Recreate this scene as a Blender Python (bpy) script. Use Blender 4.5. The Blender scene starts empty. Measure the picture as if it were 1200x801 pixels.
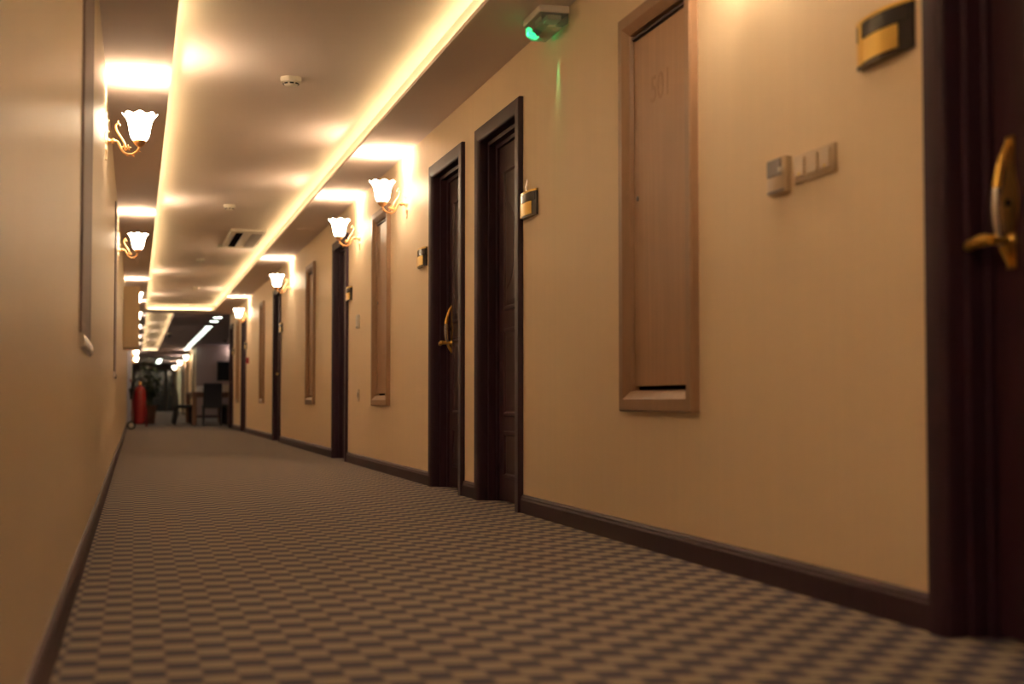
import bpy, bmesh, math, random
from mathutils import Vector, Matrix
random.seed(7)
PI = math.pi
SC = bpy.context.scene
COL = SC.collection

# ------------------------------------------------------------------ camera
CAM_H = 0.595
cam_data = bpy.data.cameras.new('camera')
cam = bpy.data.objects.new('camera', cam_data)
COL.objects.link(cam)
cam.location = (0, 0, CAM_H)
cam.rotation_euler = (math.radians(90 + 2.349), 0, math.radians(-14.79))
cam_data.sensor_width = 36.0
cam_data.lens = 36.0 * 1670.0 / 1200.0
cam_data.clip_start = 0.02
cam_data.clip_end = 200
cam_data.dof.use_dof = True
cam_data.dof.focus_distance = 8.6
cam_data.dof.aperture_fstop = 2.0
SC.camera = cam

# ------------------------------------------------------------------ world / exposure
world = bpy.data.worlds.new('world')
SC.world = world
world.use_nodes = True
world.node_tree.nodes['Background'].inputs[0].default_value = (0.30, 0.24, 0.42, 1)
world.node_tree.nodes['Background'].inputs[1].default_value = 0.02
SC.view_settings.view_transform = 'Standard'
SC.view_settings.look = 'None'
SC.view_settings.gamma = 1.0
SC.view_settings.use_curve_mapping = False
SC.view_settings.exposure = 2.7
SC.cycles.use_denoising = True
SC.cycles.max_bounces = 8
SC.cycles.diffuse_bounces = 5
SC.cycles.sample_clamp_indirect = 6.0

SCONCE_W = 1.6        # bulb power of one wall sconce
SHADE_E = 5.0         # glow of the opal glass
LED_E = 3.7          # emission of the cove strips
WARM = (1.0, 0.78, 0.58)
LEDC = (1.0, 0.77, 0.37)

# ------------------------------------------------------------------ materials
MATS = {}
def new_mat(name):
    m = bpy.data.materials.new(name); m.use_nodes = True
    MATS[name] = m
    nt = m.node_tree
    return m, nt, nt.nodes['Principled BSDF']

def N(nt, typ, **kw):
    n = nt.nodes.new(typ)
    for k, v in kw.items():
        setattr(n, k, v)
    return n

def math_node(nt, op, a, b=None, clamp=False):
    n = nt.nodes.new('ShaderNodeMath'); n.operation = op; n.use_clamp = clamp
    for i, v in enumerate((a, b)):
        if v is None: continue
        if isinstance(v, (int, float)): n.inputs[i].default_value = v
        else: nt.links.new(v, n.inputs[i])
    return n.outputs[0]

def mix_col(nt, fac, a, b):
    n = nt.nodes.new('ShaderNodeMix'); n.data_type = 'RGBA'
    if isinstance(fac, (int, float)): n.inputs[0].default_value = fac
    else: nt.links.new(fac, n.inputs[0])
    for idx, v in ((6, a), (7, b)):
        if isinstance(v, tuple): n.inputs[idx].default_value = (*v, 1) if len(v) == 3 else v
        else: nt.links.new(v, n.inputs[idx])
    return n.outputs[2]

def simple(name, col, rough=0.5, metal=0.0, noise=0.0, nscale=8.0, stretch=(1, 1, 1), bump=0.0, bscale=None, spec=0.5, coat=0.0):
    m, nt, p = new_mat(name)
    p.inputs['Roughness'].default_value = rough
    p.inputs['Metallic'].default_value = metal
    p.inputs['Specular IOR Level'].default_value = spec
    if coat:
        p.inputs['Coat Weight'].default_value = coat
        p.inputs['Coat Roughness'].default_value = 0.15
    if noise or bump:
        tc = N(nt, 'ShaderNodeTexCoord'); mp = N(nt, 'ShaderNodeMapping')
        mp.inputs['Scale'].default_value = stretch
        nt.links.new(tc.outputs['Object'], mp.inputs[0])
        nz = N(nt, 'ShaderNodeTexNoise'); nz.inputs['Scale'].default_value = nscale
        nz.inputs['Detail'].default_value = 5
        nt.links.new(mp.outputs[0], nz.inputs['Vector'])
        lo = tuple(c * (1 - noise) for c in col); hi = tuple(min(1, c * (1 + noise)) for c in col)
        nt.links.new(mix_col(nt, nz.outputs['Fac'], lo, hi), p.inputs['Base Color'])
        if bump:
            nb = nz
            if bscale:
                nb = N(nt, 'ShaderNodeTexNoise'); nb.inputs['Scale'].default_value = bscale
                nt.links.new(mp.outputs[0], nb.inputs['Vector'])
            b = N(nt, 'ShaderNodeBump'); b.inputs['Strength'].default_value = bump; b.inputs['Distance'].default_value = 0.004
            nt.links.new(nb.outputs['Fac'], b.inputs['Height'])
            nt.links.new(b.outputs[0], p.inputs['Normal'])
    else:
        p.inputs['Base Color'].default_value = (*col, 1)
    return m

def emis(name, col, strength, base=(0.8, 0.8, 0.8)):
    m, nt, p = new_mat(name)
    p.inputs['Base Color'].default_value = (*base, 1)
    p.inputs['Emission Color'].default_value = (*col, 1)
    p.inputs['Emission Strength'].default_value = strength
    p.inputs['Roughness'].default_value = 0.4
    return m

# painted wall: cream with a fine vertical brush grain, slightly satin
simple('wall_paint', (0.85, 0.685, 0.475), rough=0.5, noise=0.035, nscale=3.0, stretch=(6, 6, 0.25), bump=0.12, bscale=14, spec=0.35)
simple('wall_satin_darkened', (0.60, 0.48, 0.335), rough=0.38, noise=0.06, nscale=3.0, stretch=(3, 3, 0.15), bump=0.10, bscale=10, spec=0.4)  # left wall: same cream, vignette darkening put into the base colour
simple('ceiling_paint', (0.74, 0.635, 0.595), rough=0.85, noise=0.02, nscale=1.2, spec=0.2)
simple('bay_ceiling_dimmed', (0.42, 0.36, 0.42), rough=0.9, noise=0.03, nscale=1.2, spec=0.2)  # dimness of the unlit bay painted into the ceiling colour
simple('mahogany', (0.040, 0.014, 0.029), rough=0.5, noise=0.35, nscale=4, stretch=(12, 12, 0.7), bump=0.05, spec=0.45)
simple('mahogany_leaf', (0.042, 0.013, 0.024), rough=0.45, noise=0.35, nscale=4, stretch=(3, 10, 0.6), bump=0.05, spec=0.5)
simple('beech', (0.42, 0.25, 0.145), rough=0.45, noise=0.20, nscale=3.5, stretch=(10, 14, 0.5), bump=0.04, spec=0.4)
simple('beech_frame', (0.34, 0.205, 0.12), rough=0.40, noise=0.14, nscale=3.5, stretch=(6, 8, 0.8), bump=0.03, spec=0.45)
simple('mauve_paint', (0.17, 0.115, 0.12), rough=0.5)
simple('beech_ink', (0.37, 0.215, 0.13), rough=0.6)
simple('shadow_gap', (0.012, 0.008, 0.010), rough=1.0, spec=0.0)
simple('brass', (0.85, 0.56, 0.13), rough=0.3, metal=0.8, noise=0.08, nscale=20)
simple('brass_soft', (0.78, 0.53, 0.20), rough=0.30, metal=1.0)
simple('steel', (0.74, 0.74, 0.78), rough=0.25, metal=1.0)
simple('dark_gloss', (0.022, 0.017, 0.022), rough=0.22, spec=0.6)
simple('sconce_metal', (0.80, 0.47, 0.23), rough=0.36, metal=0.75, noise=0.15, nscale=40)
simple('sconce_plate', (0.80, 0.58, 0.36), rough=0.42, metal=0.3, noise=0.12, nscale=40)
simple('white_plastic', (0.72, 0.66, 0.58), rough=0.4)
simple('warm_plastic', (0.62, 0.48, 0.33), rough=0.35)
simple('grey_plastic', (0.20, 0.17, 0.17), rough=0.4)
simple('amber_led', (0.62, 0.42, 0.06), rough=0.35)
simple('black_plastic', (0.012, 0.011, 0.014), rough=0.45)
simple('ac_grey', (0.30, 0.24, 0.20), rough=0.5)
simple('red_paint', (0.26, 0.006, 0.018), rough=0.35, noise=0.1, nscale=5, coat=0.3)
simple('red_plastic', (0.40, 0.03, 0.03), rough=0.4)
simple('rubber', (0.015, 0.014, 0.016), rough=0.8)
simple('table_wood', (0.22, 0.105, 0.070), rough=0.42, noise=0.2, nscale=4, stretch=(8, 1, 8), bump=0.03)
simple('chair_leather', (0.022, 0.022, 0.034), rough=0.42, noise=0.2, nscale=25, bump=0.05)
simple('porcelain', (0.80, 0.78, 0.78), rough=0.25)
simple('linen', (0.74, 0.72, 0.76), rough=0.85, noise=0.04, nscale=10)
simple('cardboard', (0.55, 0.44, 0.36), rough=0.8)
simple('screen', (0.010, 0.012, 0.018), rough=0.12, spec=0.6)
simple('leaf_green', (0.055, 0.085, 0.035), rough=0.5, noise=0.35, nscale=9)
simple('terracotta', (0.20, 0.09, 0.06), rough=0.75, noise=0.1, nscale=6)
simple('soil', (0.03, 0.02, 0.015), rough=0.95)
simple('pale_door', (0.55, 0.56, 0.68), rough=0.5)
simple('frame_wood', (0.15, 0.10, 0.08), rough=0.45, noise=0.1, nscale=5)
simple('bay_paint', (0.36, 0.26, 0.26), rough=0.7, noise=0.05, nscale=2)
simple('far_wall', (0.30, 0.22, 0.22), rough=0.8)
simple('stone_strip', (0.40, 0.35, 0.36), rough=0.5)
simple('night_glass', (0.010, 0.011, 0.028), rough=0.10, spec=0.6)
emis('led', LEDC, LED_E)
emis('panel_glow', (0.85, 1.0, 0.82), 1.5)
emis('globe_glow', (1.0, 0.86, 0.70), 3.0)
emis('green_glow', (0.0, 0.85, 0.22), 0.55)

# opal glass: lit sconce shade, gives off light
def make_opal():
    m, nt, p = new_mat('opal_glass')
    p.inputs['Base Color'].default_value = (0.9, 0.84, 0.76, 1)
    p.inputs['Roughness'].default_value = 0.25
    p.inputs['Emission Color'].default_value = (1.0, 0.785, 0.53, 1)
    p.inputs['Emission Strength'].default_value = SHADE_E
make_opal()

def make_clear():
    m, nt, p = new_mat('clear_plastic')
    p.inputs['Base Color'].default_value = (0.75, 0.80, 0.72, 1)
    p.inputs['Roughness'].default_value = 0.15
    p.inputs['Transmission Weight'].default_value = 0.75
    p.inputs['IOR'].default_value = 1.3
make_clear()

def make_carpet():
    m, nt, p = new_mat('carpet_weave')
    tc = N(nt, 'ShaderNodeTexCoord'); sp = N(nt, 'ShaderNodeSeparateXYZ')
    wob = N(nt, 'ShaderNodeTexNoise'); wob.inputs['Scale'].default_value = 30; wob.inputs['Detail'].default_value = 2
    nt.links.new(tc.outputs['Object'], wob.inputs['Vector'])
    mx = N(nt, 'ShaderNodeVectorMath', operation='MULTIPLY_ADD')
    nt.links.new(wob.outputs['Color'], mx.inputs[0]); mx.inputs[1].default_value = (0.006, 0.006, 0)
    nt.links.new(tc.outputs['Object'], mx.inputs[2])
    nt.links.new(mx.outputs[0], sp.inputs[0])
    cx, cy = 0.075, 0.086
    sx = math_node(nt, 'SINE', math_node(nt, 'MULTIPLY', sp.outputs[0], PI / cx))
    sy = math_node(nt, 'SINE', math_node(nt, 'MULTIPLY', sp.outputs[1], PI / cy))
    prod = math_node(nt, 'MULTIPLY', sx, sy)
    chk = math_node(nt, 'ADD', math_node(nt, 'MULTIPLY', prod, 3.6), 0.5, True)
    ribs = math_node(nt, 'SINE', math_node(nt, 'MULTIPLY', sp.outputs[1], 2 * PI / (cy / 2)))
    rib01 = math_node(nt, 'ADD', math_node(nt, 'MULTIPLY', ribs, 0.5), 0.5)
    big = N(nt, 'ShaderNodeTexNoise'); big.inputs['Scale'].default_value = 1.3; big.inputs['Detail'].default_value = 3
    nt.links.new(tc.outputs['Object'], big.inputs['Vector'])
    fuzz = N(nt, 'ShaderNodeTexNoise'); fuzz.inputs['Scale'].default_value = 260; fuzz.inputs['Detail'].default_value = 3
    nt.links.new(tc.outputs['Object'], fuzz.inputs['Vector'])
    light = mix_col(nt, rib01, (0.29, 0.25, 0.195), (0.41, 0.355, 0.28))
    dark = mix_col(nt, rib01, (0.036, 0.034, 0.085), (0.062, 0.055, 0.115))
    c = mix_col(nt, chk, dark, light)
    c2 = mix_col(nt, math_node(nt, 'MULTIPLY', fuzz.outputs['Fac'], 0.12), c, (0.10, 0.07, 0.06))
    c3 = mix_col(nt, math_node(nt, 'MULTIPLY', big.outputs['Fac'], 0.07), c2, (0.30, 0.21, 0.15))
    nt.links.new(c3, p.inputs['Base Color'])
    p.inputs['Roughness'].default_value = 0.95
    p.inputs['Specular IOR Level'].default_value = 0.1
    p.inputs['Sheen Weight'].default_value = 0.15
    b = N(nt, 'ShaderNodeBump'); b.inputs['Strength'].default_value = 0.5; b.inputs['Distance'].default_value = 0.004
    hsum = math_node(nt, 'ADD', math_node(nt, 'MULTIPLY', rib01, 0.5), math_node(nt, 'ADD', math_node(nt, 'MULTIPLY', chk, 0.5), fuzz.outputs['Fac']))
    nt.links.new(hsum, b.inputs['Height']); nt.links.new(b.outputs[0], p.inputs['Normal'])
make_carpet()

# ------------------------------------------------------------------ mesh builder
class MB:
    def __init__(self): self.v = []; self.f = []
    def add(self, vs, fs):
        o = len(self.v); self.v += [tuple(q) for q in vs]; self.f += [tuple(i + o for i in q) for q in fs]; return self
    def box(self, x0, x1, y0, y1, z0, z1, bev=0.0, seg=1):
        if bev <= 0:
            vs = [(x, y, z) for x in (x0, x1) for y in (y0, y1) for z in (z0, z1)]
            return self.add(vs, [(0, 1, 3, 2), (4, 6, 7, 5), (0, 4, 5, 1), (2, 3, 7, 6), (0, 2, 6, 4), (1, 5, 7, 3)])
        bm = bmesh.new(); bmesh.ops.create_cube(bm, size=1)
        for q in bm.verts:
            q.co = ((x0 + x1) / 2 + q.co.x * (x1 - x0), (y0 + y1) / 2 + q.co.y * (y1 - y0), (z0 + z1) / 2 + q.co.z * (z1 - z0))
        bmesh.ops.bevel(bm, geom=list(bm.edges), offset=bev, segments=seg, affect='EDGES', profile=0.5)
        bm.verts.index_update()
        self.add([q.co[:] for q in bm.verts], [[q.index for q in f.verts] for f in bm.faces]); bm.free(); return self
    def tube(self, pts, rad, n=10, cap=True):
        pts = [Vector(q) for q in pts]
        if isinstance(rad, (int, float)): rad = [rad] * len(pts)
        t0 = (pts[1] - pts[0]).normalized()
        ref = Vector((0, 1, 0)) if abs(t0.y) < 0.9 else Vector((1, 0, 0))
        u = (ref - ref.dot(t0) * t0).normalized()
        vs = []
        for i, q in enumerate(pts):
            t = (pts[min(i + 1, len(pts) - 1)] - pts[max(i - 1, 0)]).normalized()
            u = (u - u.dot(t) * t).normalized(); w = t.cross(u)
            for k in range(n):
                a = 2 * PI * k / n
                vs.append(q + (u * math.cos(a) + w * math.sin(a)) * rad[i])
        fs = [(i * n + k, i * n + (k + 1) % n, (i + 1) * n + (k + 1) % n, (i + 1) * n + k) for i in range(len(pts) - 1) for k in range(n)]
        if cap:
            fs.append(tuple(range(n - 1, -1, -1))); fs.append(tuple((len(pts) - 1) * n + k for k in range(n)))
        return self.add(vs, fs)
    def lathe(self, prof, c=(0, 0, 0), n=24, axis='z', mod=None, cap=True):
        vs = []
        for i, (r, h) in enumerate(prof):
            for k in range(n):
                a = 2 * PI * k / n
                rr, hh = (r, h) if mod is None else mod(r, h, a)
                x, y, z = rr * math.cos(a), rr * math.sin(a), hh
                if axis == 'x': x, y, z = hh, rr * math.cos(a), rr * math.sin(a)
                elif axis == 'y': x, y, z = rr * math.cos(a), hh, rr * math.sin(a)
                vs.append((c[0] + x, c[1] + y, c[2] + z))
        fs = [(i * n + k, i * n + (k + 1) % n, (i + 1) * n + (k + 1) % n, (i + 1) * n + k) for i in range(len(prof) - 1) for k in range(n)]
        if cap:
            fs.append(tuple(range(n - 1, -1, -1))); fs.append(tuple((len(prof) - 1) * n + k for k in range(n)))
        return self.add(vs, fs)
    def quad(self, a, b, c, d): return self.add([a, b, c, d], [(0, 1, 2, 3)])
    def build(self, name, mat, parent=None, loc=None, smooth=None):
        me = bpy.data.meshes.new(name); me.from_pydata(self.v, [], self.f)
        bm = bmesh.new(); bm.from_mesh(me); bmesh.ops.recalc_face_normals(bm, faces=list(bm.faces)); bm.to_mesh(me); bm.free()
        me.materials.append(MATS[mat])
        if smooth:
            me.shade_smooth(); me.set_sharp_from_angle(angle=math.radians(smooth))
        o = bpy.data.objects.new(name, me); COL.objects.link(o)
        if parent is not None: o.parent = parent
        if loc: o.location = loc
        return o

def tag(o, label=None, cat=None, group=None, kind=None):
    if label: o['label'] = label
    if cat: o['category'] = cat
    if group: o['group'] = group
    if kind: o['kind'] = kind
    return o

def empty(name, loc=(0, 0, 0), rz=0.0):
    o = bpy.data.objects.new(name, None); COL.objects.link(o)
    o.location = loc; o.rotation_euler = (0, 0, rz); o.empty_display_size = 0.1
    return o

def dup(root, loc, rz=None):
    r = root.copy(); COL.objects.link(r); r.location = loc
    if rz is not None: r.rotation_euler = (0, 0, rz)
    def kids(a, b):
        for ch in list(a.children):
            c = ch.copy(); COL.objects.link(c); c.parent = b; kids(ch, c)
    kids(root, r)
    return r

def struct(mb, name, mat, smooth=None, parent=None):
    o = mb.build(name, mat, parent, smooth=smooth)
    if parent is None: o['kind'] = 'structure'
    return o

def bez(p0, p1, p2, p3, n=10):
    out = []
    for i in range(n + 1):
        t = i / n; s = 1 - t
        out.append(tuple(s**3 * a + 3 * s * s * t * b + 3 * s * t * t * c + t**3 * d for a, b, c, d in zip(p0, p1, p2, p3)))
    return out

# ------------------------------------------------------------------ layout (metres; corridor runs along +Y)
XR, XL = 2.0, -0.185           # the two corridor walls
ZS, ZC = 2.49, 2.62            # soffit and cove ceilings
YB, YF = -6.0, 78.0            # wall behind the camera, far end
BAY0, BAY1 = 32.0, 50.0        # dining bay opening on the right
COVE = (0.18, 1.60, -4.8, 30.8)
COVE2 = (0.21, 0.80, 31.7, 55.5)
DW, DH = 1.03, 2.23            # door with casing
DOORS = [3.29 - DW, 7.34, 8.735, 13.82, 20.48, 27.10, 30.72]
HATCH = [(4.88, 5.69), (11.45, 12.24), (16.45, 17.21), (23.15, 23.85), (28.85, 29.55)]
HZ0, HZ1 = 0.55, 2.205
CAS = 0.085

# floor
struct(MB().box(XL - 0.25, 6.2, YB - 0.2, YF + 0.2, -0.1, 0.0), 'floor', 'carpet_weave')
struct(MB().box(XL, XR, YF - 1.2, YF - 0.02, 0.0, 0.012, 0.004), 'trim_1', 'stone_strip')

# right wall with door and hatch openings
def wall_with_openings(name, x0, x1, ya, yb, z1, ops, mat):
    mb = MB(); y = ya
    for (a, b, c, d) in sorted(ops):
        mb.box(x0, x1, y, a, 0, z1)
        if c > 0: mb.box(x0, x1, a, b, 0, c)
        if d < z1: mb.box(x0, x1, a, b, d, z1)
        y = b
    mb.box(x0, x1, y, yb, 0, z1)
    return struct(mb, name, mat)

ops = [(y + 0.08, y + DW - 0.08, 0, DH - 0.08) for y in DOORS] + [(a + 0.05, b - 0.05, HZ0 + 0.05, HZ1 - 0.05) for a, b in HATCH]
wall_with_openings('wall_right', XR, XR + 0.26, YB, BAY0, ZC + 0.1, ops, 'wall_paint')
struct(MB().box(XL - 0.15, XL, YB, YF, 0, ZC + 0.1), 'wall_left', 'wall_satin_darkened')
struct(MB().box(XL - 0.15, XR + 0.26, YB - 0.15, YB, 0, ZC + 0.1), 'wall_back', 'wall_paint')
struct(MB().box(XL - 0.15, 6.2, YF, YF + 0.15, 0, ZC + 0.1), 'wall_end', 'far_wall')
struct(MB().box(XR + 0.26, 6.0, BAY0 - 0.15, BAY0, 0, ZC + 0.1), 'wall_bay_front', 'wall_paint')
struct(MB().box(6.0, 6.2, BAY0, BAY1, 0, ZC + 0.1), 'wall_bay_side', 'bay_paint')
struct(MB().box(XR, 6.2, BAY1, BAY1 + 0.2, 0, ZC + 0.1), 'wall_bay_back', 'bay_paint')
struct(MB().box(XR, XR + 0.2, BAY1 + 0.2, YF, 0, ZC + 0.1), 'wall_far_right', 'wall_paint')

# ceiling: cove lid, soffit strips, bay ceiling
def cove_hole(mb, outer, hole, z, t):
    ox0, ox1, oy0, oy1 = outer; hx0, hx1, hy0, hy1 = hole
    mb.box(ox0, hx0, oy0, oy1, z, z + t); mb.box(hx1, ox1, oy0, oy1, z, z + t)
    mb.box(hx0, hx1, oy0, hy0, z, z + t); mb.box(hx0, hx1, hy1, oy1, z, z + t)
LIP = 0.035
sof = MB()
cove_hole(sof, (XL, XR, YB, BAY0 - 0.65), COVE, ZS, 0.025)
c_out = (COVE[0] - LIP, COVE[1] + LIP, COVE[2] - LIP, COVE[3] + LIP)
cove_hole(sof, (XL, XR, YB, BAY0 - 0.65), c_out, ZS + 0.025, ZC - ZS - 0.025)
ceil = struct(sof, 'ceiling', 'ceiling_paint')
struct(MB().box(XL, XR, YB, BAY0 - 0.65, ZC, ZC + 0.1), 'ceiling_cove', 'ceiling_paint')
sof2 = MB()
B0 = BAY0 - 0.65
cove_hole(sof2, (XL, XR, B0, YF), COVE2, ZS, 0.02)
c2o = (COVE2[0] - LIP, COVE2[1] + LIP, COVE2[2] - LIP, COVE2[3] + LIP)
cove_hole(sof2, (XL, XR, B0, YF), c2o, ZS + 0.02, ZC - ZS - 0.02)
sof2.box(XR, 6.0, BAY0, BAY1, ZS, ZC)
struct(sof2, 'ceiling_bay', 'bay_ceiling_dimmed')
struct(MB().box(XL, XR, B0, YF, ZC, ZC + 0.1), 'ceiling_bay_cove', 'ceiling_paint')
struct(MB().box(COVE2[1] + 0.1, XR, B0 - 0.05, B0 + 0.07, ZS - 0.025, ZS, 0.004), 'trim_2', 'ceiling_paint')

# baseboards: moulded skirting between the door casings
def skirting(name, x, sgn, ya, yb):
    prof = [(0, 0), (0.017, 0), (0.017, 0.068), (0.013, 0.078), (0.013, 0.084), (0.006, 0.094), (0, 0.096)]
    mb = MB(); n = len(prof)
    vs = [(x + sgn * px, y, pz) for y in (ya, yb) for px, pz in prof]
    mb.add(vs, [(i, (i + 1) % n, n + (i + 1) % n, n + i) for i in range(n)] + [tuple(range(n)), tuple(range(2 * n - 1, n - 1, -1))])
    return struct(mb, name, 'mahogany')
y = YB
for d in DOORS:
    skirting('baseboard_right', XR, -1, y, d); y = d + DW
if BAY0 - y > 0.02: skirting('baseboard_right', XR, -1, y, BAY0)
skirting('baseboard_left', XL, 1, YB, YF)
skirting('baseboard_right', XR, -1, BAY1, YF)
bb = MB().box(XR, 6.0, BAY1 - 0.016, BAY1, 0, 0.09, 0.003)
struct(bb, 'baseboard_bay', 'mahogany')

# ------------------------------------------------------------------ doors
# profile frames: loops of (inset, height above the wall); members mitred
def frame_members(w, z0, z1, prof, sides, out=-1):
    """rectangular frame in the local YZ plane; returns {side: MB}. sides: 'far','near','top','bottom'"""
    res = {}
    def corner(o, which):
        y = {'n': o, 'f': w - o}[which[0]]; z = {'b': z0 + o, 't': z1 - o}[which[1]]
        return y, z
    ends = {'near': ('nb', 'nt'), 'far': ('fb', 'ft'), 'top': ('nt', 'ft'), 'bottom': ('nb', 'fb')}
    for s in sides:
        a, b = ends[s]; vs = []
        for (o, p) in prof:
            for c in (a, b):
                yy, zz = corner(o, c)
                if c[1] == 'b' and 'bottom' not in sides: zz = z0
                vs.append((out * p, yy, zz))
        n = len(prof)
        fs = [(2 * i, 2 * i + 1, 2 * i + 3, 2 * i + 2) for i in range(n - 1)]
        fs += [(2 * (n - 1), 2 * n - 1, 1, 0), tuple(2 * i for i in range(n)), tuple(2 * i + 1 for i in range(n - 1, -1, -1))]
        res[s] = MB().add(vs, fs)
    return res

CASP = [(0, 0), (0, 0.022), (0.006, 0.028), (0.070, 0.028), (0.080, 0.022), (CAS, 0.014), (CAS, 0)]
JAMP = [(0.078, -0.001), (CAS, 0.010), (CAS, -0.035), (0.105, -0.040), (0.105, -0.080), (0.125, -0.085), (0.125, -0.150), (0.078, -0.150)]
def ring_panel(y0, y1, z0, z1, t=0.012):
    mb = MB()
    pr = [(0, 0), (0.008, t), (0.022, t), (0.032, 0.002), (0.060, 0.006)]
    loops = []
    for o, p in pr:
        loops.append([(-p, y0 + o, z0 + o), (-p, y1 - o, z0 + o), (-p, y1 - o, z1 - o), (-p, y0 + o, z1 - o)])
    vs = [q for l in loops for q in l]
    fs = [(4 * i + k, 4 * i + (k + 1) % 4, 4 * i + 4 + (k + 1) % 4, 4 * i + 4 + k) for i in range(len(pr) - 1) for k in range(4)]
    fs.append(tuple(4 * (len(pr) - 1) + k for k in range(4)))
    return mb.add(vs, fs)

def make_door(handle_far):
    root = empty('door_1')
    for s, mb in frame_members(DW, 0, DH, CASP, ('near', 'far', 'top')).items():
        mb.build('casing', 'mahogany', root, smooth=35)
    for s, mb in frame_members(DW, 0, DH, JAMP, ('near', 'far', 'top')).items():
        mb.build('jamb_lining', 'mahogany', root)
    ly0, ly1, lz1, lx = 0.128, DW - 0.128, DH - 0.128, 0.098
    leaf = MB().box(lx, lx + 0.045, ly0, ly1, 0.008, lz1, 0.002).build('door_leaf', 'mahogany_leaf', root)
    m = 0.13
    for (a, b, c, d) in ((ly0 + m, ly1 - m, 0.14, 0.42), (ly0 + m, ly1 - m, 0.50, 1.02), (ly0 + m, ly1 - m, 1.12, lz1 - 0.14)):
        o = ring_panel(a, b, c, d).build('raised_panel', 'mahogany_leaf', leaf); o.location.x = lx
    # carved sweeping groove mouldings of the upper field
    cv = MB()
    ya, yb = ly0 + m + 0.07, ly1 - m - 0.07
    for s in (0, 1):
        f = (lambda y: y) if s == 0 else (lambda y: ya + yb - y)
        cv.tube(bez((lx - 0.005, f(ya), 1.25), (lx - 0.005, f(ya + 0.3), 1.35), (lx - 0.005, f(ya), 1.55), (lx - 0.005, f(yb - 0.05), 1.75), 14), 0.003, 6)
    cv.build('carved_moulding', 'mahogany_leaf', leaf, smooth=60)
    # handle set
    hy = ly1 - 0.075 if handle_far else ly0 + 0.075
    sg = 1 if handle_far else -1
    bp = MB()
    outl = []
    for i in range(25):
        t = i / 24; z = 0.92 + 0.33 * t
        wv = 0.010 + 0.016 * math.sin(PI * t) + 0.006 * math.cos(4 * PI * t)
        outl.append((z, max(0.004, wv)))
    vs = []
    for x in (lx, lx - 0.006):
        for z, wv in outl: vs += [(x, hy - wv, z), (x, hy + wv, z)]
    n = len(outl)
    fs = []
    for k in range(n - 1):
        a = 2 * k
        fs += [(a, a + 1, a + 3, a + 2), (2 * n + a, 2 * n + a + 2, 2 * n + a + 3, 2 * n + a + 1), (a, a + 2, 2 * n + a + 2, 2 * n + a), (a + 1, 2 * n + a + 1, 2 * n + a + 3, a + 3)]
    fs += [(0, 2 * n, 2 * n + 1, 1), (2 * n - 2, 2 * n - 1, 4 * n - 1, 4 * n - 2)]
    h = bp.add(vs, fs).build('door_handle', 'brass_soft', root)
    bow = bez((lx - 0.006, hy, 0.93), (lx - 0.055, hy, 1.005), (lx - 0.060, hy, 1.145), (lx - 0.006, hy, 1.24), 16)
    MB().tube(bow[10:], [0.011, 0.011, 0.010, 0.009, 0.008, 0.007, 0.006], 10).build('bow_tip', 'brass', h, smooth=60)
    MB().tube(bow[3:11], [0.009, 0.010, 0.012, 0.013, 0.013, 0.013, 0.012, 0.011], 10).build('bow_grip', 'steel', h, smooth=60)
    MB().tube(bow[:4], [0.006, 0.008, 0.009, 0.009], 10).build('bow_foot', 'brass', h, smooth=60)
    lv = MB().tube([(lx - 0.004, hy, 0.99), (lx - 0.03, hy, 0.99), (lx - 0.062, hy, 0.991)], [0.014, 0.011, 0.013], 12)
    lv.tube(bez((lx - 0.060, hy, 0.991), (lx - 0.072, hy + sg * 0.03, 0.995), (lx - 0.066, hy + sg * 0.07, 0.987), (lx - 0.062, hy + sg * 0.105, 0.983), 8), [0.013, 0.015, 0.016, 0.016, 0.015, 0.015, 0.015, 0.014, 0.008], 12)
    lv.lathe([(0.019, lx - 0.001), (0.019, lx - 0.008), (0.013, lx - 0.014)], (0, hy, 0.99), 16, 'x')
    lv.build('lever', 'brass', h, smooth=50)
    MB().lathe([(0.010, lx - 0.004), (0.010, lx - 0.014), (0.004, lx - 0.016)], (0, hy, 1.085), 12, 'x').build('key_cylinder', 'black_plastic', h, smooth=50)
    return root

proto_f, proto_n = make_door(True), make_door(False)
far_used = near_used = False
DLAB = ['dark mahogany door next to the triple rocker switch',
        'dark mahogany door beside the brass number plate with the little clip',
        'dark mahogany door with brass bow handle, between the narrow wall pier and a sconce',
        'dark mahogany door beside the low socket and small white keycard switch',
        'dark mahogany door standing alone between two pale wood hatches',
        'dark mahogany door just past the red fire call point',
        'last dark mahogany door before the dining bay']
for i, yd in enumerate(DOORS):
    hf = i in (0, 2, 4, 6)
    if hf:
        o = proto_f if not far_used else dup(proto_f, (0, 0, 0)); far_used = True
    else:
        o = proto_n if not near_used else dup(proto_n, (0, 0, 0)); near_used = True
    o.name = 'door_%d' % (i + 1)
    o.location = (XR, yd, 0)
    tag(o, DLAB[i], 'door', kind='structure')

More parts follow.
